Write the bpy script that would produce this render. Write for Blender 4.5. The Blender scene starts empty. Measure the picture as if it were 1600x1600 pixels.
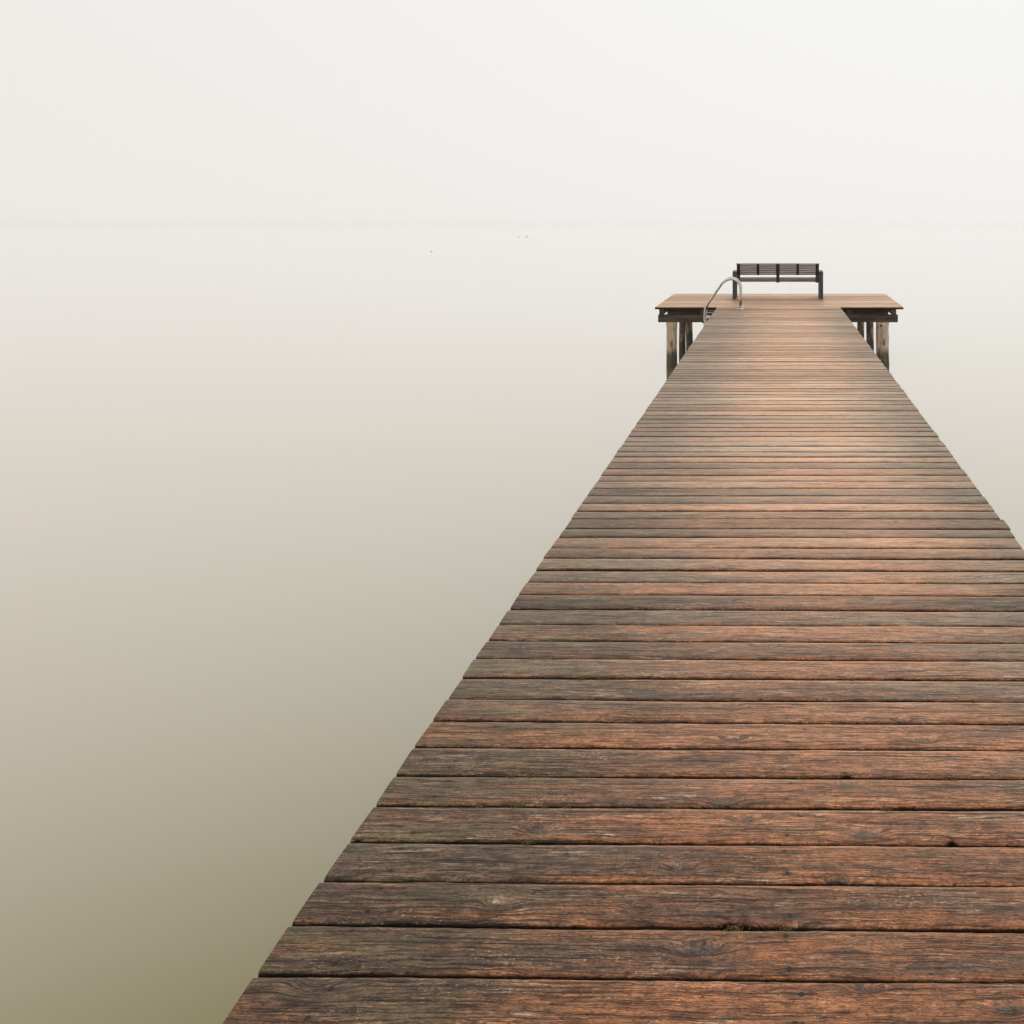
import bpy, math, random
import numpy as np

# ------------------------------------------------------------------ scene, camera, light
C = bpy.context.scene
D = 1.15            # deck above the water
H = 1.65            # eye above the deck
F = 1394.0          # focal length in photo pixels
FH = F * H
HOR = 347.0
AX = 1212.0

cam_d = bpy.data.cameras.new("camera")
cam = bpy.data.objects.new("camera", cam_d)
C.collection.objects.link(cam)
cam.location = (0, 0, D + H)
cam.rotation_euler = (math.radians(90), 0, 0)
cam_d.sensor_width = 36
cam_d.lens = F / 1600 * 36
cam_d.shift_x = 0.5 - AX / 1600
cam_d.shift_y = -(0.5 - HOR / 1600)
cam_d.clip_start = 0.05
cam_d.clip_end = 30000
C.camera = cam

SUN_EL, SUN_AZ = math.radians(52), math.radians(22)     # ahead, a little to the right, behind the fog
world = bpy.data.worlds.new("World")
C.world = world
world.use_nodes = True
wt = world.node_tree
wt.nodes.clear()
w_out = wt.nodes.new("ShaderNodeOutputWorld")
w_bg = wt.nodes.new("ShaderNodeBackground")
w_bg.inputs[1].default_value = 1.0
w_sky = wt.nodes.new("ShaderNodeTexSky")
w_sky.sky_type = 'NISHITA'
w_sky.sun_disc = False
w_sky.sun_elevation = SUN_EL
w_sky.sun_rotation = SUN_AZ
w_sky.dust_density = 5
w_sc = wt.nodes.new("ShaderNodeVectorMath"); w_sc.operation = 'SCALE'
w_sc.inputs[3].default_value = 0.06
wt.links.new(w_sky.outputs[0], w_sc.inputs[0])
# overcast layer: white cloud, brighter round the hidden sun
w_tc = wt.nodes.new("ShaderNodeTexCoord")
w_dot = wt.nodes.new("ShaderNodeVectorMath"); w_dot.operation = 'DOT_PRODUCT'
w_dot.inputs[1].default_value = (math.sin(SUN_AZ) * math.cos(SUN_EL), math.cos(SUN_AZ) * math.cos(SUN_EL), math.sin(SUN_EL))
wt.links.new(w_tc.outputs['Generated'], w_dot.inputs[0])
w_ramp = wt.nodes.new("ShaderNodeValToRGB")
e = w_ramp.color_ramp.elements
e[0].position = 0.0; e[0].color = (0.855, 0.812, 0.782, 1)
e[1].position = 0.92; e[1].color = (0.965, 0.97, 0.96, 1)
m1 = e.new(0.42); m1.color = (0.893, 0.864, 0.832, 1)
wt.links.new(w_dot.outputs['Value'], w_ramp.inputs[0])
w_mix = wt.nodes.new("ShaderNodeMix"); w_mix.data_type = 'RGBA'
w_mix.inputs[0].default_value = 0.04
wt.links.new(w_ramp.outputs[0], w_mix.inputs[6])
wt.links.new(w_sc.outputs[0], w_mix.inputs[7])
wt.links.new(w_mix.outputs[2], w_bg.inputs[0])
wt.links.new(w_bg.outputs[0], w_out.inputs[0])

sun_d = bpy.data.lights.new("sun", 'SUN')
sun_d.energy = 0.7
sun_d.angle = math.radians(35)
sun_d.color = (1.0, 0.96, 0.9)
sun = bpy.data.objects.new("sun", sun_d)
C.collection.objects.link(sun)
sun.rotation_euler = (math.radians(90) - SUN_EL, 0, math.radians(180) - SUN_AZ)
# sun light travels along local -Z; aim it from the hidden sun to the jetty
from mathutils import Vector, noise as mnoise
_dir = Vector((math.sin(SUN_AZ) * math.cos(SUN_EL), math.cos(SUN_AZ) * math.cos(SUN_EL), math.sin(SUN_EL)))
sun.rotation_euler = _dir.to_track_quat('Z', 'Y').to_euler()

C.view_settings.view_transform = 'Standard'
C.view_settings.look = 'None'
C.view_settings.exposure = 0.0
C.view_settings.gamma = 1.0
C.render.engine = 'CYCLES'
C.cycles.max_bounces = 12
C.cycles.volume_bounces = 8
C.cycles.use_denoising = True

rnd = random.Random(11)

# ------------------------------------------------------------------ node helper
class NT:
    def __init__(s, name):
        s.m = bpy.data.materials.new(name)
        s.m.use_nodes = True
        s.t = s.m.node_tree
        s.t.nodes.clear()
        s.out = s.t.nodes.new("ShaderNodeOutputMaterial")
    def n(s, kind, **kw):
        nd = s.t.nodes.new("ShaderNode" + kind)
        for k, v in kw.items():
            setattr(nd, k, v)
        return nd
    def put(s, sock, v):
        if isinstance(v, bpy.types.NodeSocket):
            s.t.links.new(v, sock)
        elif v is not None:
            sock.default_value = v
    def m_(s, op, a, b=None, c=None, clamp=False):
        nd = s.n("Math", operation=op, use_clamp=clamp)
        s.put(nd.inputs[0], a); s.put(nd.inputs[1], b)
        if c is not None: s.put(nd.inputs[2], c)
        return nd.outputs[0]
    def add(s, a, b): return s.m_('ADD', a, b)
    def sub(s, a, b): return s.m_('SUBTRACT', a, b)
    def mul(s, a, b): return s.m_('MULTIPLY', a, b)
    def mad(s, a, b, c): return s.m_('MULTIPLY_ADD', a, b, c)
    def ss(s, v, lo, hi, a=0.0, b=1.0):
        nd = s.n("MapRange", interpolation_type='SMOOTHSTEP')
        s.put(nd.inputs[0], v)
        s.put(nd.inputs[1], lo); s.put(nd.inputs[2], hi); s.put(nd.inputs[3], a); s.put(nd.inputs[4], b)
        return nd.outputs[0]
    def xyz(s, x, y, z):
        nd = s.n("CombineXYZ")
        s.put(nd.inputs[0], x); s.put(nd.inputs[1], y); s.put(nd.inputs[2], z)
        return nd.outputs[0]
    def noise(s, vec, scale=1.0, detail=2.0, rough=0.5, dist=0.0, col=False):
        nd = s.n("TexNoise")
        s.put(nd.inputs['Vector'], vec)
        nd.inputs['Scale'].default_value = scale
        nd.inputs['Detail'].default_value = detail
        nd.inputs['Roughness'].default_value = rough
        nd.inputs['Distortion'].default_value = dist
        return nd.outputs[1 if col else 0]
    def mix(s, f, a, b, mode='MIX'):
        nd = s.n("Mix", data_type='RGBA', blend_type=mode)
        s.put(nd.inputs[0], f)
        for sock, v in ((nd.inputs[6], a), (nd.inputs[7], b)):
            if isinstance(v, tuple) and len(v) == 3: v = v + (1,)
            s.put(sock, v)
        return nd.outputs[2]
    def scale_col(s, col, f):
        nd = s.n("VectorMath", operation='SCALE')
        s.put(nd.inputs[0], col if not isinstance(col, tuple) else col[:3]); s.put(nd.inputs[3], f)
        return nd.outputs[0]
    def principled(s, col, rough, bump=None, metallic=0.0, spec=None):
        p = s.n("BsdfPrincipled")
        if isinstance(col, tuple) and len(col) == 3: col = col + (1,)
        s.put(p.inputs['Base Color'], col)
        s.put(p.inputs['Roughness'], rough)
        p.inputs['Metallic'].default_value = metallic
        if spec is not None: s.put(p.inputs['Specular IOR Level'], spec)
        if bump is not None: s.t.links.new(bump, p.inputs['Normal'])
        s.t.links.new(p.outputs[0], s.out.inputs[0])
        return p
    def bump(s, h, dist, strength=1.0):
        b = s.n("Bump")
        s.put(b.inputs['Height'], h)
        b.inputs['Distance'].default_value = dist
        b.inputs['Strength'].default_value = strength
        return b.outputs[0]

# ------------------------------------------------------------------ materials
def plank_material():
    g = NT("weathered_plank")
    at = g.n("Attribute", attribute_name="rnd")
    rgb = g.n("SeparateColor"); g.put(rgb.inputs[0], at.outputs['Color'])
    r1, r2, r3 = rgb.outputs[0], rgb.outputs[1], rgb.outputs[2]
    v = at.outputs['Alpha']
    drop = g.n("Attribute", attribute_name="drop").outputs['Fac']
    seg = g.n("Attribute", attribute_name="across").outputs['Fac']       # 0 near edge .. 1 far edge
    oc = g.n("SeparateXYZ"); g.put(oc.inputs[0], g.n("TexCoord").outputs['Object'])
    X, Y = oc.outputs[0], oc.outputs[1]
    seed = g.mul(r1, 57.0)
    u = g.mad(r2, 31.0, X)
    # knots: one cell in two carries one
    low = g.sub(g.noise(g.xyz(g.mul(u, 1.4), g.mul(v, 5), seed), 1, 2), 0.5)
    wob = g.sub(g.noise(g.xyz(g.mul(u, 14), g.mul(v, 30), seed), 1, 2), 0.5)
    vor = g.n("TexVoronoi", voronoi_dimensions='2D')
    g.put(vor.inputs['Vector'], g.xyz(g.mad(u, 3.4, g.mul(wob, .12)), g.mad(v, 9.0, g.mul(seed, 3.1)), 0.0))
    vor.inputs['Scale'].default_value = 1.0
    vc = g.n("SeparateColor"); g.put(vc.inputs[0], vor.outputs['Color'])
    kmask = g.m_('GREATER_THAN', vc.outputs[0], g.mad(r3, 0.5, 0.38))
    kd = g.mad(wob, .16, vor.outputs['Distance'])
    ksize = g.mad(vc.outputs[2], 0.62, 0.20)
    kd = g.m_('DIVIDE', kd, ksize)
    K = g.mul(g.ss(kd, 0.0, 0.5, 1.0, 0.0), kmask)
    gn = g.sub(g.noise(g.xyz(g.mul(u, 11), g.mul(v, 26), g.add(seed, 81)), 1, 3, .6), 0.5)
    f = g.add(g.mad(gn, .012, g.mad(low, .045, v)), g.mul(K, .024))
    # growth rings
    rf = g.mad(r3, 85.0, 45.0)
    ringn = g.noise(g.xyz(g.mul(u, 2.0), g.mul(f, 60), seed), 1, 2)
    ring = g.m_('SINE', g.mul(g.mad(f, rf, g.mul(ringn, 1.3)), 6.2832))
    ring = g.ss(ring, -0.2, 1.0)
    ringamp = g.ss(g.noise(g.xyz(g.mul(u, 1.1), g.mul(v, 9), g.add(seed, 5)), 1, 2), 0.35, 0.65)
    ring = g.mul(ring, ringamp)
    fib = g.noise(g.xyz(g.mul(u, 7), g.mul(f, 240), seed), 1, 6, .68)
    fib2 = g.noise(g.xyz(g.mul(u, 30), g.mul(f, 620), seed), 1, 3, .7)
    grit = g.noise(g.xyz(g.mul(u, 110), g.mul(f, 330), seed), 1, 4, .75)
    cr = g.noise(g.xyz(g.mul(u, 2.6), g.mul(f, 130), g.add(seed, 9)), 1, 4, .6)
    crack = g.ss(cr, .585, .625)
    cr2 = g.noise(g.xyz(g.mul(u, 9), g.mul(f, 190), g.add(seed, 19)), 1, 3, .6)
    crack2 = g.mul(g.ss(cr2, .58, .64), .8)
    crack = g.m_('MAXIMUM', crack, crack2)
    # worn (orange) middle, grey weathered sides
    mid = g.m_('ABSOLUTE', g.sub(X, g.mad(low, .7, .22)))
    mid = g.ss(mid, .15, 1.15, 1.0, 0.0)
    plat = g.m_('GREATER_THAN', Y, YF - .004)                 # the platform is walked on all over
    mid = g.m_('MAXIMUM', mid, g.mul(plat, .85))
    patch = g.noise(g.xyz(g.mul(u, 1.9), g.mul(v, 16), g.add(seed, 23)), 1, 4, .55)
    patch2 = g.noise(g.xyz(g.mul(u, 6), g.mul(v, 45), g.add(seed, 33)), 1, 4, .6)
    o = g.mad(mid, .75, g.mad(g.sub(patch, .5), 2.6, g.mad(g.sub(r2, .5), 1.0, .04)))
    o = g.add(o, g.mul(g.sub(patch2, .5), 1.3))
    edge = g.ss(g.m_('ABSOLUTE', g.sub(seg, .5)), .32, .48)               # both long edges
    o = g.add(o, g.mul(edge, g.mul(mid, .45)))
    o = g.m_('MAXIMUM', g.m_('MINIMUM', o, 1.0), 0.0)
    grey = g.mix(g.ss(patch2, .35, .7), (.090, .051, .034), (.185, .120, .077))
    orange = g.mix(g.ss(patch, .3, .7), (.190, .067, .027), (.325, .126, .050))
    col = g.mix(o, grey, orange)
    # pale frayed fibres
    fray = g.ss(g.noise(g.xyz(g.mul(u, 5), g.mul(v, 26), g.add(seed, 41)), 1, 4, .6), .53, .68)
    fray = g.mul(fray, g.ss(fib, .46, .62))
    col = g.mix(g.mul(fray, .75), col, (.40, .285, .19))
    # blotches, flecks and dents across the grain
    blot = g.noise(g.xyz(g.mul(u, 24), g.mul(v, 48), g.add(seed, 91)), 1, 5, .7)
    col = g.scale_col(col, g.ss(blot, .34, .62, .58, 1.22))
    zone = g.ss(g.noise(g.xyz(g.mul(u, 3.5), g.mul(v, 12), g.add(seed, 97)), 1, 3, .6), .46, .66)
    fleck = g.ss(g.noise(g.xyz(g.mul(u, 95), g.mul(v, 230), g.add(seed, 101)), 1, 3, .65), .57, .66)
    col = g.mix(g.mul(g.mul(fleck, zone), .85), col, (.46, .34, .22))
    pit = g.ss(g.noise(g.xyz(g.mul(u, 60), g.mul(v, 170), g.add(seed, 111)), 1, 3, .6), .61, .68)
    col = g.mix(g.mul(pit, .7), col, (.028, .018, .012))
    # olive algae on the outer ends
    endm = g.mul(g.ss(g.m_('ABSOLUTE', g.sub(X, .06)), .45, 1.15), g.mad(plat, -.85, 1.0))
    alg = g.mul(g.ss(g.noise(g.xyz(g.mul(u, 4), g.mul(v, 14), g.add(seed, 61)), 1, 5, .65), .42, .66), g.mad(endm, .6, .1))
    col = g.mix(alg, col, (.150, .125, .062))
    # overall per plank and grain modulation
    col = g.scale_col(col, g.mad(r3, .55, .84))
    col = g.scale_col(col, g.mad(endm, -.17, 1.0))
    col = g.scale_col(col, g.mad(ring, -.34, 1.08))
    col = g.scale_col(col, g.ss(fib, .32, .68, .50, 1.38))
    col = g.scale_col(col, g.ss(fib2, .33, .67, .66, 1.32))
    col = g.scale_col(col, g.ss(grit, .35, .65, .62, 1.36))
    col = g.mix(g.mul(crack, .68), col, (.018, .012, .009))
    # knots
    kcore = g.mul(g.ss(kd, .10, .22, 1.0, 0.0), kmask)
    khalo = g.mul(g.ss(kd, .16, .42, 1.0, 0.0), kmask)
    col = g.mix(g.mul(khalo, .30), col, (.080, .045, .028))
    kcol = g.mix(g.ss(g.noise(g.xyz(g.mul(u, 90), g.mul(v, 160), seed), 1, 3, .7), .4, .65), (.030, .022, .017), (.145, .108, .078))
    col = g.mix(g.mul(kcore, .8), col, kcol)
    # screws: two per bearer, with a dark run along the grain
    sg = g.m_('SIGN', g.sub(v, .068))
    jx = g.add(g.mul(g.sub(r2, .5), .07), g.mul(sg, g.mad(r3, .07, -.035)))
    dx = None
    for xs in (-.98, .03, 1.10, -2.1, 2.2):
        q = g.m_('ABSOLUTE', g.sub(g.sub(X, jx), xs))
        dx = q if dx is None else g.m_('MINIMUM', dx, q)
    dv = g.sub(g.m_('ABSOLUTE', g.sub(v, .068)), g.mad(r1, .014, .034))
    sd = g.m_('SQRT', g.add(g.mul(dx, dx), g.mul(g.mul(dv, dv), 1.0)))
    sd2 = g.m_('SQRT', g.add(g.mul(g.mul(dx, dx), .07), g.mul(g.mul(dv, dv), 1.5)))
    screw = g.ss(sd, .0048, .0065, 1.0, 0.0)
    stain = g.mul(g.ss(sd2, .001, .012, 1.0, 0.0), .7)
    col = g.mix(stain, col, (.040, .026, .020))
    col = g.mix(screw, col, (.022, .018, .016))
    # sides and undersides: colour goes near black with depth below the top
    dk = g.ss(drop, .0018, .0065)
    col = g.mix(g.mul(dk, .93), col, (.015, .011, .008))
    h = g.mad(fib, .9, g.mad(fib2, .45, g.mad(grit, .25, g.mul(ring, -.30))))
    h = g.add(h, g.mad(crack, -.9, g.mad(kcore, .35, g.mul(screw, -1.2))))
    h = g.add(h, g.mad(patch2, .9, g.mad(blot, .9, g.mul(pit, -.7))))
    bp = g.bump(h, .0028, 1.0)
    rough = g.mad(fib, .3, g.mad(patch, -.25, .48))
    p = g.principled(col, rough, bp, spec=g.mad(mid, .12, .16))
    # damp film on the worn boards: brightens towards grazing like any wet surface
    lw = g.n("LayerWeight"); lw.inputs['Blend'].default_value = .5
    t = g.m_('MINIMUM', g.mul(g.m_('POWER', lw.outputs['Facing'], 5.3), 3.3), .80)
    wet = g.mad(mid, .48, .52)
    wet = g.mul(wet, g.ss(g.noise(g.xyz(g.mul(u, 1.3), g.mul(v, 7), g.add(seed, 71)), 1, 3, .5), .25, .6, .68, 1.05))
    wet = g.mul(wet, g.mul(g.mad(crack, -.75, 1.0), g.ss(fib, .3, .6, .78, 1.0)))
    wet = g.mul(wet, g.mad(dk, -1.0, 1.0))
    gl = g.n("BsdfGlossy"); gl.inputs['Roughness'].default_value = .38
    gc = g.mix(o, (.92, .75, .585), (1.0, .705, .50))
    gc = g.mix(.25, gc, col)
    g.put(gl.inputs['Color'], g.scale_col(gc, g.mad(r3, .40, .76)))
    g.put(gl.inputs['Normal'], g.bump(h, .0007, 1.0))
    mx = g.n("MixShader")
    g.t.links.new(g.mul(t, wet), mx.inputs[0]); g.t.links.new(p.outputs[0], mx.inputs[1]); g.t.links.new(gl.outputs[0], mx.inputs[2])
    g.t.links.new(mx.outputs[0], g.out.inputs[0])
    return g.m

def timber_material(name, a, b, axis, wet=None, bark_at=.53):
    """Rough timber: axis = index of the grain direction; wet = height of the soaked band."""
    g = NT(name)
    oc = g.n("SeparateXYZ"); g.put(oc.inputs[0], g.n("TexCoord").outputs['Object'])
    s = [60, 60, 60]; s[axis] = 2.2
    s2 = [9, 9, 9]; s2[axis] = 1.6
    fib = g.noise(g.xyz(*[g.mul(oc.outputs[i], s[i]) for i in range(3)]), 1, 5, .65)
    pat = g.noise(g.xyz(*[g.mul(oc.outputs[i], s2[i]) for i in range(3)]), 1, 4, .6)
    col = g.mix(g.ss(pat, .35, .65), a, b)
    col = g.scale_col(col, g.ss(fib, .3, .7, .62, 1.3))
    crack = g.ss(g.noise(g.xyz(*[g.mul(oc.outputs[i], s[i] * (.7 if i != axis else .5)) for i in range(3)]), 1, 3, .6), .62, .70)
    col = g.mix(g.mul(crack, .75), col, (.03, .022, .016))
    if wet is not None:
        bark = g.ss(g.noise(g.xyz(g.mul(oc.outputs[0], 14), g.mul(oc.outputs[1], 14), g.mul(oc.outputs[2], 3.4)), 1, 5, .65), bark_at, bark_at + .08)
        col = g.mix(g.mul(bark, .75), col, (.085, .052, .032))
        geo = g.n("SeparateXYZ"); g.put(geo.inputs[0], g.n("NewGeometry").outputs['Position'])
        zz = g.mad(pat, -.35, geo.outputs[2])
        w = g.ss(zz, .03, .20, 1.0, 0.0)
        col = g.mix(g.mul(w, .85), col, (.050, .040, .026))
        al = g.ss(g.mad(pat, -.12, geo.outputs[2]), -.02, .06, 1.0, 0.0)
        col = g.mix(g.mul(al, .7), col, (.075, .080, .035))
    h = g.mad(fib, 1.0, g.mul(crack, -1.0))
    g.principled(col, .75, g.bump(g.mad(pat, 1.5, h), .006, 1.0), spec=.3)
    return g.m

def steel_material():
    g = NT("brushed_stainless_steel")
    tc = g.n("TexCoord").outputs['Object']
    n = g.noise(tc, 35, 4, .6)
    g.principled(g.mix(g.ss(n, .3, .7), (.50, .455, .39), (.66, .63, .58)), g.mad(n, .2, .17), metallic=1.0)
    return g.m

def paint_material(name, c, rough=.45):
    g = NT(name)
    tc = g.n("TexCoord").outputs['Object']
    n = g.noise(tc, 22, 4, .6)
    g.principled(g.scale_col(c, g.ss(n, .25, .75, .75, 1.25)), g.mad(n, .25, rough - .1), g.bump(g.noise(tc, 180, 2), .0004))
    return g.m

def water_material():
    """Calm murky lake: olive body seen from above, more and more sky mirrored towards grazing."""
    g = NT("lake_water")
    tc = g.n("TexCoord").outputs['Object']
    body = g.mix(g.ss(g.noise(tc, .09, 3, .5), .3, .7), (.228, .198, .088), (.240, .209, .096))
    d = g.n("BsdfDiffuse"); g.put(d.inputs[0], body)
    gl = g.n("BsdfGlossy"); gl.inputs['Roughness'].default_value = .03
    lw = g.n("LayerWeight"); lw.inputs['Blend'].default_value = .5
    cosn = g.sub(1.0, lw.outputs['Facing'])
    # the mirrored sky picks up the warm tint of the suspended silt as the view steepens
    g.put(gl.inputs['Color'], g.mix(g.ss(cosn, .01, .26), (1, .998, .990), (1.0, .965, .915)))
    sn = g.m_('POWER', cosn, 1.13)
    fac = g.m_('MAXIMUM', g.mad(sn, -1.63, 1.0), .06)
    mx = g.n("MixShader")
    g.t.links.new(fac, mx.inputs[0]); g.t.links.new(d.outputs[0], mx.inputs[1]); g.t.links.new(gl.outputs[0], mx.inputs[2])
    g.t.links.new(mx.outputs[0], g.out.inputs[0])
    return g.m

YF = FH / (480 - HOR)       # platform near edge
M_plank = plank_material()
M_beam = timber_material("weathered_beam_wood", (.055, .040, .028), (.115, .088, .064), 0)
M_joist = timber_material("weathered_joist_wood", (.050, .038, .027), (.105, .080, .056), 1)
M_pile = timber_material("weathered_log", (.48, .36, .26), (.66, .53, .40), 2, wet=True)
M_bark = timber_material("barked_log", (.30, .215, .15), (.50, .38, .28), 2, wet=True, bark_at=.43)
M_steel = steel_material()
M_dark = paint_material("black_powder_coated_steel", (.010, .009, .009))
M_post = paint_material("charcoal_powder_coated_steel", (.045, .043, .043), .4)
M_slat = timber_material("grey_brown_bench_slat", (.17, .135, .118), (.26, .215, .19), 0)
M_white = paint_material("pale_plastic", (.72, .70, .66), .35)
M_rubber = paint_material("black_rubber", (.015, .015, .015), .8)
M_moss = paint_material("moss_green", (.125, .105, .022), .95)
M_feather = paint_material("dark_feathers", (.30, .29, .27), .7)
M_feather2 = paint_material("pale_feathers", (.76, .73, .70), .7)
M_shore = paint_material("misty_land", (.07, .08, .05), .9)
M_water = water_material()

# ------------------------------------------------------------------ object helpers
def link(name, verts, faces, mat, parent=None, smooth=False, loc=None):
    me = bpy.data.meshes.new(name)
    me.from_pydata(verts, [], faces)
    me.update()
    if smooth:
        me.polygons.foreach_set("use_smooth", [True] * len(me.polygons))
    if mat: me.materials.append(mat)
    o = bpy.data.objects.new(name, me)
    C.collection.objects.link(o)
    if parent: o.parent = parent
    if loc: o.location = loc
    return o

def empty(name, loc, label, cat, group=None):
    o = bpy.data.objects.new(name, None)
    C.collection.objects.link(o)
    o.location = loc
    o.empty_display_size = .2
    o['label'] = label; o['category'] = cat
    if group: o['group'] = group
    return o

class MB:
    def __init__(s): s.v = []; s.f = []
    def box(s, x0, x1, y0, y1, z0, z1, bev=.004):
        import bmesh
        bm = bmesh.new()
        r = bmesh.ops.create_cube(bm, size=1)
        for vv in bm.verts:
            vv.co = Vector(((x0 + x1) / 2 + vv.co.x * (x1 - x0), (y0 + y1) / 2 + vv.co.y * (y1 - y0), (z0 + z1) / 2 + vv.co.z * (z1 - z0)))
        if bev: bmesh.ops.bevel(bm, geom=bm.edges[:], offset=bev, segments=2, affect='EDGES', profile=.5)
        s.take(bm); return s
    def take(s, bm):
        bm.verts.index_update()
        b = len(s.v)
        s.v += [tuple(q.co) for q in bm.verts]
        s.f += [tuple(b + q.index for q in fc.verts) for fc in bm.faces]
        bm.free()
    def tube(s, pts, r, n=12, caps=True):
        pts = [Vector(p) for p in pts]
        rs = r if isinstance(r, (list, tuple)) else [r] * len(pts)
        b = len(s.v); t0 = (pts[1] - pts[0]).normalized()
        ref = Vector((0, 1, 0)) if abs(t0.y) < .9 else Vector((1, 0, 0))
        for i, p in enumerate(pts):
            t = (pts[min(i + 1, len(pts) - 1)] - pts[max(i - 1, 0)]).normalized()
            a = t.cross(ref).normalized(); c = t.cross(a)
            for k in range(n):
                q = 2 * math.pi * k / n
                s.v.append(tuple(p + (a * math.cos(q) + c * math.sin(q)) * rs[i]))
        for i in range(len(pts) - 1):
            for k in range(n):
                k2 = (k + 1) % n
                s.f.append((b + i * n + k, b + (i + 1) * n + k, b + (i + 1) * n + k2, b + i * n + k2))
        if caps:
            s.f.append(tuple(b + k for k in range(n)))
            e0 = b + (len(pts) - 1) * n
            s.f.append(tuple(e0 + k for k in reversed(range(n))))
        return s
    def build(s, name, mat, parent=None, smooth=False):
        return link(name, s.v, s.f, mat, parent, smooth)

# ------------------------------------------------------------------ setting: water, far shore
R = 6000
water = link("water", [(-R, -R, 0), (R, -R, 0), (R, R, 0), (-R, R, 0)], [(0, 1, 2, 3)], M_water)
water['kind'] = 'structure'

sv, sf = [], []
nseg = 80
for i in range(nseg + 1):
    x = 560 + i * 40
    hgt = max(.1, min(1, i / 12) * (.55 + .35 * mnoise.noise(Vector((i * .23, 0, 0)))))
    sv += [(x, 3900 - i * 6, -.3), (x, 3960 - i * 6, hgt), (x, 4400, hgt * .9), (x, 4440, -.3)]
for i in range(nseg):
    for k in range(3):
        a = i * 4 + k
        sf.append((a, a + 4, a + 5, a + 1))
shore = link("far_shore", sv, sf, M_shore)
shore['kind'] = 'structure'

# ------------------------------------------------------------------ the jetty
jetty = empty("wooden_jetty", (0, 0, 0), "long weathered brown plank jetty ending in a wider platform on log piles in calm water", "jetty")

def curve_noise(n, dx, r, amp, lens):
    """smooth random line, sampled every dx"""
    x = np.arange(n) * dx
    y = np.zeros(n)
    for L, a in lens:
        ph = r.random() * 1000
        y += a * np.array([mnoise.noise(Vector((ph + q / L, ph * .37, 0))) for q in x])
    return y * amp

PROF_IN = [.10, .24, .40, .56, .72, .88]
def deck(name, rows, parent):
    """rows: dicts with y0,y1 (near, far edge at x=0), tilt, xl, xr, seg, z, notches; every plank modelled, one mesh"""
    V, Fc, A, DR, AC = [], [], [], [], []
    T = .042
    for i, rw in enumerate(rows):
        r = random.Random(1000 * len(name) + i * 7 + 3)
        xl, xr = rw['xl'], rw['xr']
        n = max(6, int((xr - xl) / rw['seg']) + 1)
        xs = np.linspace(xl, xr, n); dx = xs[1] - xs[0]
        w = rw['y1'] - rw['y0']
        fine = rw['seg'] < .02
        lens = [(.9, 1.0), (.25, .55)] + ([(.07, .35), (.02, .22)] if fine else [(.08, .3)])
        ea = curve_noise(n, dx, r, .0042, lens)
        eb = curve_noise(n, dx, r, .0042, lens)
        zt = curve_noise(n, dx, r, .0022, [(1.6, 1.0), (.4, .3)])
        ea0 = ea.copy()
        for (nx, depth, wd, side) in rw.get('notch', []):
            bumpn = depth * np.exp(-((xs - nx) / wd) ** 2)
            if side == 'near': ea += bumpn
            else: eb -= bumpn
        sl0 = (r.random() - .5) * .008; sl1 = (r.random() - .5) * .008       # saw cut of the two ends
        crown = r.uniform(.0004, .0022); roll = (r.random() - .5) * .0022
        dz = r.uniform(-.0011, .0011)
        cut = []
        cols = (r.random(), rw.get('tone', (r.random(), 0))[0], r.random() if 'tone' not in rw else rw['tone'][1])
        m = 2 + 2 + len(PROF_IN) + 2 + 2
        base = len(V)
        for j in range(n):
            x = xs[j]
            yc = rw['tilt'] * (x - .05)
            a = rw['y0'] + ea[j] + yc; b = rw['y1'] + eb[j] + yc
            pr = [(0, -T), (0, -.009), (.0014, -.0025), (.005, -.0005)]
            pts = [(a + q, d) for q, d in pr]
            pts += [(a + (b - a) * s, crown * (1 - (2 * s - 1) ** 2) + 0.0) for s in PROF_IN]
            pts += [(b - q, d) for q, d in reversed(pr)]
            for k, (yy, d) in enumerate(pts):
                s = (yy - a) / (b - a)
                z = D + dz + zt[j] + d + roll * (s - .5) * 2
                xx = x
                if j == 0: xx += sl0 * (s - .5) * 2 * .5
                if j == n - 1: xx += sl1 * (s - .5) * 2 * .5
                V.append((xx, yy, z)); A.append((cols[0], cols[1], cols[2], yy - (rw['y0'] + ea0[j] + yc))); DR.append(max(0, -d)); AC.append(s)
        mm = 4 + len(PROF_IN) + 4
        for j in range(n - 1):
            for k in range(mm):
                k2 = (k + 1) % mm
                p = base + j * mm + k; q = base + j * mm + k2
                Fc.append((p, p + mm, q + mm, q))
        # end caps with their own vertices (end grain, coloured dark like the sides)
        for j, rev in ((0, False), (n - 1, True)):
            nb = len(V)
            for k in range(mm):
                vv = V[base + j * mm + k]
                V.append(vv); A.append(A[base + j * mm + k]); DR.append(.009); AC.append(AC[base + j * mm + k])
            idx = [nb + k for k in range(mm)]
            Fc.append(tuple(idx if not rev else reversed(idx)))
    o = link(name, V, Fc, M_plank, parent, True)
    me = o.data
    at = me.attributes.new("rnd", 'FLOAT_COLOR', 'POINT'); at.data.foreach_set("color", np.array(A, dtype=np.float32).ravel())
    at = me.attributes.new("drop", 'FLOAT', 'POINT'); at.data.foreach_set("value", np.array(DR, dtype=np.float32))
    at = me.attributes.new("across", 'FLOAT', 'POINT'); at.data.foreach_set("value", np.array(AC, dtype=np.float32))
    return o

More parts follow.
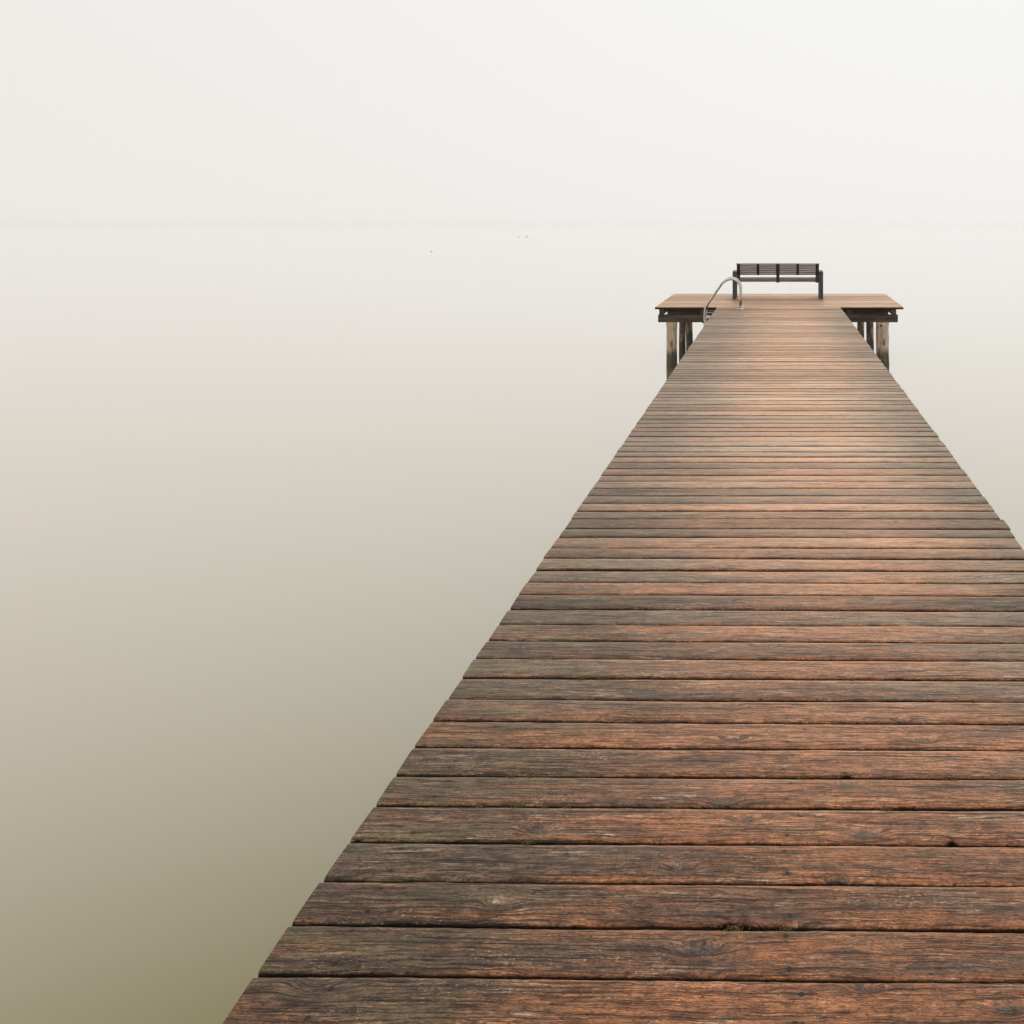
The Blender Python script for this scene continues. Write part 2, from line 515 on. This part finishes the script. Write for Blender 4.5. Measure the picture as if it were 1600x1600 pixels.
# gap positions read off the photograph's plank joints, nearest first
GY = [1530.2, 1450, 1380.6, 1318.4, 1262.1, 1214.3, 1170, 1128.8, 1093.8, 1060.4, 1030, 1002.8, 976.9, 953.1, 930.3, 910.6,
      891.6, 873.1, 856.4, 839.5, 825.9, 810.5, 798.4, 786.7, 774.5, 763, 752, 742.2, 731.8, 722.5, 714, 705.9, 697.4, 690.3,
      682.2, 674.4, 668.2, 661.5, 655, 649.2, 642, 637.4, 632.2, 626, 621, 616.4]
GW = {0: .0075, 1: .0130, 2: .0090, 3: .0090, 4: .0115, 5: .0075, 6: .0100, 7: .0055, 8: .0090, 9: .0100}
YB = FH / (459 - HOR)       # platform far edge
gaps = []
for i in range(34, 0, -1):
    gaps.append((FH / (GY[0] - HOR) - i * .1455, .009))
for i, y in enumerate(GY):
    gaps.append((FH / (y - HOR), GW.get(i, rnd.uniform(.0075, .0125))))
yy = gaps[-1][0]
nrest = round((YF - yy) / .1462)
for i in range(1, nrest + 1):
    gaps.append((yy + (YF - yy) * i / nrest + (rnd.uniform(-.004, .004) if i < nrest else 0), rnd.uniform(.007, .013)))
# redness and lightness of the nearest boards, as seen in the photograph
TONES = {-1: (.75, .6), 0: (.45, .45), 1: (.55, .5), 2: (.45, .45), 3: (.75, .75), 4: (.6, .6), 5: (.6, .7), 6: (1.0, .9), 7: (.8, .7), 8: (.35, .6), 10: (.4, .4), 14: (.9, .8), 18: (.85, .9)}
XL, XR = -1.137, 1.250
rows = []
for i in range(len(gaps) - 1):
    (ya, wa), (yb, wb) = gaps[i], gaps[i + 1]
    k = i - 34                       # plank k lies beyond measured gap k
    til = -.0105 * max(0, min(1, (5.2 - ya) / 1.8)) + rnd.uniform(-.0012, .0012)
    rw = dict(y0=ya + wa / 2, y1=yb - wb / 2, tilt=til, xl=XL + rnd.uniform(-.003, .003), xr=XR + rnd.uniform(-.004, .004),
              seg=.005 if ya < 4.2 else (.02 if ya < 9 else .06), notch=[])
    if ya < 1.6: rw['seg'] = .03
    if k in TONES: rw['tone'] = TONES[k]
    if k == 20: rw['xr'] += .013       # one plank stands proud on the right, as in the photo
    rows.append(rw)
def at_photo(x, y): return ((x - AX) * H / (y - HOR), FH / (y - HOR))
# rotten nicks at plank edges
for (px, py, depth, wd) in ((1486, 1309, .017, .011), (1322, 1210, .012, .010), (1140, 1441, .013, .020), (1165, 1443, .008, .012),
                            (726, 855, .010, .02), (1068, 1128, .006, .02), (560, 1310, .006, .01), (1410, 1262, .006, .02)):
    X_, Y_ = at_photo(px, py)
    best = min(rows, key=lambda q: abs(q['y0'] + q['tilt'] * X_ - Y_))
    best['notch'].append((X_, depth, wd, 'near'))
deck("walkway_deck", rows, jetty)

prow = []
n_p = 22
pitch = (YB - YF) / n_p
for i in range(n_p):
    y0 = YF + i * pitch + .004 if i else YF
    prow.append(dict(y0=y0, y1=YF + (i + 1) * pitch - .004, tilt=rnd.uniform(-.0008, .0008),
                     xl=-2.335 + rnd.uniform(-.008, .008), xr=2.475 + i * .002 + rnd.uniform(-.008, .008), seg=.06))
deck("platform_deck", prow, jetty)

# longitudinal bearers under the walkway
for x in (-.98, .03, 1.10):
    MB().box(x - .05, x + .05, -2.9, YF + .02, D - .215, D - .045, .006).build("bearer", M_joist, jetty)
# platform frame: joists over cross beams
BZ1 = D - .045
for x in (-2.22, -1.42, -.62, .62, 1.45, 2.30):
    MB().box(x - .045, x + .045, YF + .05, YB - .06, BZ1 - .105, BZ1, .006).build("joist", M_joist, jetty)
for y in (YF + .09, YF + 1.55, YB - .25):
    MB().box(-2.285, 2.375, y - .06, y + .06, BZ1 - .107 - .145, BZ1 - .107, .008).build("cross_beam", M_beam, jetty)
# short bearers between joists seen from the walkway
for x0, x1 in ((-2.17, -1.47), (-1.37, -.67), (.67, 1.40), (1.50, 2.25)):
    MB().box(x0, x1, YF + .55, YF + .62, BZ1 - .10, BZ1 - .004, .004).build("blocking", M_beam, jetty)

def pile(x, y, top, r, lean, seed, bolt=False):
    rr = random.Random(seed)
    n, m = 28, 46
    V, Fc = [], []
    z0 = -2.2
    ph = rr.random() * 50
    for j in range(m):
        t = j / (m - 1); z = z0 + (top - z0) * t
        cx = lean[0] * (1 - t) + .018 * mnoise.noise(Vector((ph, z * .8, 0)))
        cy = lean[1] * (1 - t) + .018 * mnoise.noise(Vector((ph + 9, z * .8, 0)))
        for k in range(n):
            a = 2 * math.pi * k / n
            q = r * (1.05 - .10 * t) * (1 + .13 * mnoise.noise(Vector((math.cos(a) * 1.3 + ph, math.sin(a) * 1.3, z * 1.1)))
                     + .06 * mnoise.noise(Vector((math.cos(a) * 4 + ph, math.sin(a) * 4, z * 5))))
            V.append((cx + q * math.cos(a), cy + q * math.sin(a), z))
    for j in range(m - 1):
        for k in range(n):
            k2 = (k + 1) % n
            Fc.append((j * n + k, j * n + k2, (j + 1) * n + k2, (j + 1) * n + k))
    Fc.append(tuple((m - 1) * n + k for k in range(n)))
    o = link("pile", V, Fc, M_bark if seed > 2 else M_pile, jetty, True, (x, y, 0))
    if bolt:
        MB().tube([(-.045, -r - .03, top - .055), (-.045, -r + .03, top - .055)], .020, 10).build("bolt", M_rubber, o)
    return o
PT = BZ1 - .107 - .146
y1_, y2_, y3_ = YF + .10, YF + 1.55, YB - .25
pile(-2.03, y1_, PT, .108, (.035, 0), 1)
pile(2.08, y1_, PT, .128, (.03, 0), 2, True)
pile(-1.965, y2_, PT, .072, (-.05, 0), 3)
pile(1.985, y2_, PT, .082, (.03, 0), 4)
pile(-1.965, y3_, PT, .080, (.02, 0), 5)
pile(1.93, y3_, PT, .085, (.0, 0), 6)
for q, yq in enumerate((-1.5, 2.8, 7.0, 11.2, 15.2)):
    for x in (-.86, .98):
        pile(x, yq, D - .36, .085, (0, 0), 20 + q * 2 + (x > 0))
    MB().box(-1.06, 1.18, yq - .06, yq + .06, D - .36, D - .218, .006).build("cross_beam", M_beam, jetty)
# black log end showing between the right-hand piles
MB().tube([(1.78, YF + .75, PT + .055), (1.90, YF + .75, PT - .06)], .05, 12).build("brace", M_joist, jetty)

# ------------------------------------------------------------------ bench at the far end, seen from behind
bx, by = .047, FH / (466.6 - HOR)
bench = empty("park_bench", (bx, by, D), "dark slatted bench with curved back facing the lake at the far end of the platform", "bench")
BW = .935      # half distance between the side frames
def curve_y(x): return -.030 * (x / .9) ** 2        # both ends come towards the viewer
for s in (-1, 1):
    m = MB()
    xo = s * BW
    m.box(xo - .039, xo + .039, -.055, .02, 0.006, .558, .004)
    m.box(xo - .039, xo + .039, .46, .53, 0.006, .558, .004)
    m.box(xo - .039, xo + .039, -.055, .53, .560, .590, .004)
    m.box(xo - .03, xo + .03, .021, .459, .33, .375, .004)
    m.box(xo - .055, xo + .055, -.075, .04, 0.0, .006, 0)
    m.box(xo - .055, xo + .055, .44, .55, 0.0, .006, 0)
    m.build("side_frame", M_post, bench)
def slat_strip(m, x0, x1, yc, z, h, t, lean=0.0, n=24):
    """long slat bent along the bench's gentle curve"""
    b = len(m.v)
    for i in range(n + 1):
        x = x0 + (x1 - x0) * i / n
        y = yc + curve_y(x)
        for (dy, dz) in ((-t / 2, -h / 2), (t / 2, -h / 2), (t / 2, h / 2), (-t / 2, h / 2)):
            m.v.append((x, y + dy - lean * dz, z + dz))
    for i in range(n):
        for k in range(4):
            k2 = (k + 1) % 4
            a = b + i * 4
            m.f.append((a + k, a + k2, a + 4 + k2, a + 4 + k))
    m.f.append((b, b + 3, b + 2, b + 1)); e0 = b + n * 4
    m.f.append((e0, e0 + 1, e0 + 2, e0 + 3))
mb = MB()
zs = [.530 + i * .0395 for i in range(6)]
for i, z in enumerate(zs):
    slat_strip(mb, -.875, .875, -.02 - i * .018, z, .034, .022)
slat_strip(mb, -.890, .890, -.128 + .005, .758, .014, .05)
mb.build("backrest", M_slat, bench)
mb = MB()
for i in range(7):
    slat_strip(mb, -.875, .875, .045 + i * .062, .405 + i * .0025 - (.02 if i == 0 else 0), .030 if i else .05, .050)
mb.build("seat", M_slat, bench)
for j, x in enumerate((-.845, -.425, 0.0, .425, .845)):
    full = j in (0, 2, 4)
    m = MB()
    w = .035 if full else .026
    y = curve_y(x)
    b = len(m.v)
    pts = [(-.155, .752), (-.042, .508)] + ([(-.040, .355)] if full else [])
    back = [(p[0] + .03, p[1]) for p in pts]
    loop = pts + back[::-1]
    for sx in (-w, w):
        for (py, pz) in loop:
            m.v.append((x + sx, y + py, pz))
    L = len(loop)
    m.f.append(tuple(range(L))); m.f.append(tuple(reversed(range(L, 2 * L))))
    for k in range(L):
        k2 = (k + 1) % L
        m.f.append((k, L + k, L + k2, k2))
    if full:
        m.box(x - .03, x + .03, y - .009, .45, .345, .38, .003)
        if x: # tie to the side frame
            xa, xb = (x + w * (1 if x > 0 else -1)), (BW - .037) * (1 if x > 0 else -1)
            m.box(min(xa, xb), max(xa, xb), y - .03, y - .0, .53, .57, .002)
            m.box(min(xa, xb), max(xa, xb), y - .03, y - .0, .365, .40, .002)
    m.build("bracket", M_dark, bench)

# ------------------------------------------------------------------ bathing ladder
ly0, ly1 = 16.93, 17.34
lad = empty("bathing_ladder", (-.69, ly0, D), "bent stainless steel bathing ladder clasping the left edge of the walkway by the platform", "ladder")
def lp(x, z): return (x - (-.69), z)
for y in (0, ly1 - ly0):
    P = []
    P.append(lp(-.672, .004)); P.append(lp(-.672, .2)); P.append(lp(-.672, .38))
    c = (-.850, .385); rx, rz = .178, .180
    for k in range(1, 12):
        a = math.radians(k * 11.6)
        P.append(lp(c[0] + rx * math.cos(a), c[1] + rz * math.sin(a)))
    last = P[-1]
    P.append(lp(-1.018, .488)); P.append(lp(-1.15, .300)); P.append(lp(-1.30, .083)); P.append(lp(-1.325, .04)); P.append(lp(-1.343, -.02)); P.append(lp(-1.350, -.12))
    P.append(lp(-1.352, -1.0)); P.append(lp(-1.352, -1.7))
    pts = [(px, y, pz) for px, pz in P]
    MB().tube(pts, .0205, 14).build("handrail", M_steel, lad, True)
    MB().tube([(.018, y, .001), (.018, y, .012), (.018, y, .016)], [.062, .060, .05], 20).build("foot_flange", M_steel, lad, False)
    MB().tube([(-1.352 + .69 - .008, y, -.245), (-1.352 + .69 - .045, y, -.245)], .022, 12).build("stopper", M_rubber, lad)
for z in (-.17, -.42, -.67, -.92, -1.20):
    m = MB()
    m.box(-.645, -.565, .018, ly1 - ly0 - .018, z - .012, z + .012, .004)
    for q in range(3):
        m.box(-.638 + q * .024, -.626 + q * .024, .03, ly1 - ly0 - .03, z + .0125, z + .016, 0)
    m.build("tread", M_white, lad)
for y in (.0, ly1 - ly0):
    MB().box(-.66, -.50, y - .018, y + .018, -.075, -.067, 0).build("bracket", M_steel, lad)

# ------------------------------------------------------------------ moss in the joints
mo_v, mo_f = [], []
spots = [(890, 1000, 1.0), (908, 1057, .8), (943, 1058, 1.1), (975, 1059, .8), (978, 1092, .8), (1018, 1092, .5), (830, 1210, .8), (800, 1210, .8),
         (912, 1212, .6), (808, 1260, 1.2), (748, 1259, .8), (850, 1260, .6), (886, 1260, .7), (826, 1315, .8), (1253, 1214, .8), (1250, 1129, .5),
         (1382, 1262, .6), (1475, 1215, .9), (1490, 1216, .7), (1226, 1450, .9), (1145, 1437, 1.3), (1388, 1262, .6), (1050, 1260, .4), (1520, 1093, .5)]
for (px, py, sc) in spots:
    X_, Y_ = at_photo(px, py)
    yg = min(gaps, key=lambda q: abs(q[0] - .01 * X_ - Y_))[0] - .0105 * X_
    for q in range(int(70 * sc)):
        a = X_ + rnd.gauss(0, .010 * sc); b = yg + rnd.gauss(.0, .0035); z = D - .010 + rnd.random() * .012
        s = rnd.uniform(.0010, .0026)
        dx_, dy_, dz_ = rnd.uniform(-1, 1), rnd.uniform(-1, 1), rnd.uniform(.3, 1.4)
        i0 = len(mo_v)
        mo_v += [(a - s, b, z), (a + s, b + s, z), (a, b - s, z), (a + dx_ * s, b + dy_ * s, z + dz_ * s * 1.8)]
        mo_f += [(i0, i0 + 1, i0 + 3), (i0 + 1, i0 + 2, i0 + 3), (i0 + 2, i0, i0 + 3)]
moss = link("moss", mo_v, mo_f, M_moss)
moss['kind'] = 'stuff'; moss['label'] = "small yellow green moss tufts growing in the joints between the nearer planks"; moss['category'] = 'moss'

# ------------------------------------------------------------------ water birds far out
def bird(px, py, mat, label, size, heading, group=None):
    Yb = F * (D + H) / (py - HOR); Xb = (px - AX) * Yb / F
    t = empty("water_bird", (Xb, Yb, 0), label, "bird", group)
    t.rotation_euler = (0, 0, heading); t.scale = (size,) * 3
    m = MB()
    m.tube([(-.22, 0, .075), (-.17, 0, .07), (-.10, 0, .055), (0, 0, .05), (.09, 0, .052), (.14, 0, .075), (.155, 0, .12), (.165, 0, .155),
            (.185, 0, .175), (.215, 0, .17), (.235, 0, .163), (.275, 0, .158)],
           [.006, .03, .065, .085, .075, .045, .026, .024, .032, .028, .012, .005], 12)
    m.build("body", mat, t, True)
    w = MB()
    for s in (-1, 1):
        w.tube([(.07, s * .055, .09), (-.02, s * .072, .095), (-.12, s * .05, .098), (-.20, s * .015, .095)], [.012, .03, .024, .005], 8)
    w.build("wings", mat, t, True)
bird(674, 393, M_feather, "dark water bird alone on the misty water, nearer than the two pale ones", .38, math.radians(8))
bird(811, 370.5, M_feather2, "pale water bird far off, left of its neighbour and left of the bench", .8, math.radians(20), "pale birds far out on the lake")
bird(823, 370, M_feather2, "pale water bird far off, right of its neighbour and left of the bench", 1.1, math.radians(160), "pale birds far out on the lake")

# ------------------------------------------------------------------ the mist over the lake
hz = NT("lake_mist")
pv = hz.t.nodes.new("ShaderNodeVolumePrincipled")
pv.inputs['Color'].default_value = (1, 1, 1, 1)
pv.inputs['Density'].default_value = .0011
pv.inputs['Anisotropy'].default_value = .97
hz.t.links.new(pv.outputs[0], hz.out.inputs['Volume'])
mbx = MB().box(-6500, 6500, -6500, 6500, -3.4, 4.5, 0)
haze = mbx.build("haze", hz.m)
haze['kind'] = 'stuff'; haze['label'] = "pale mist lying over the whole lake and hiding the horizon"; haze['category'] = 'mist'
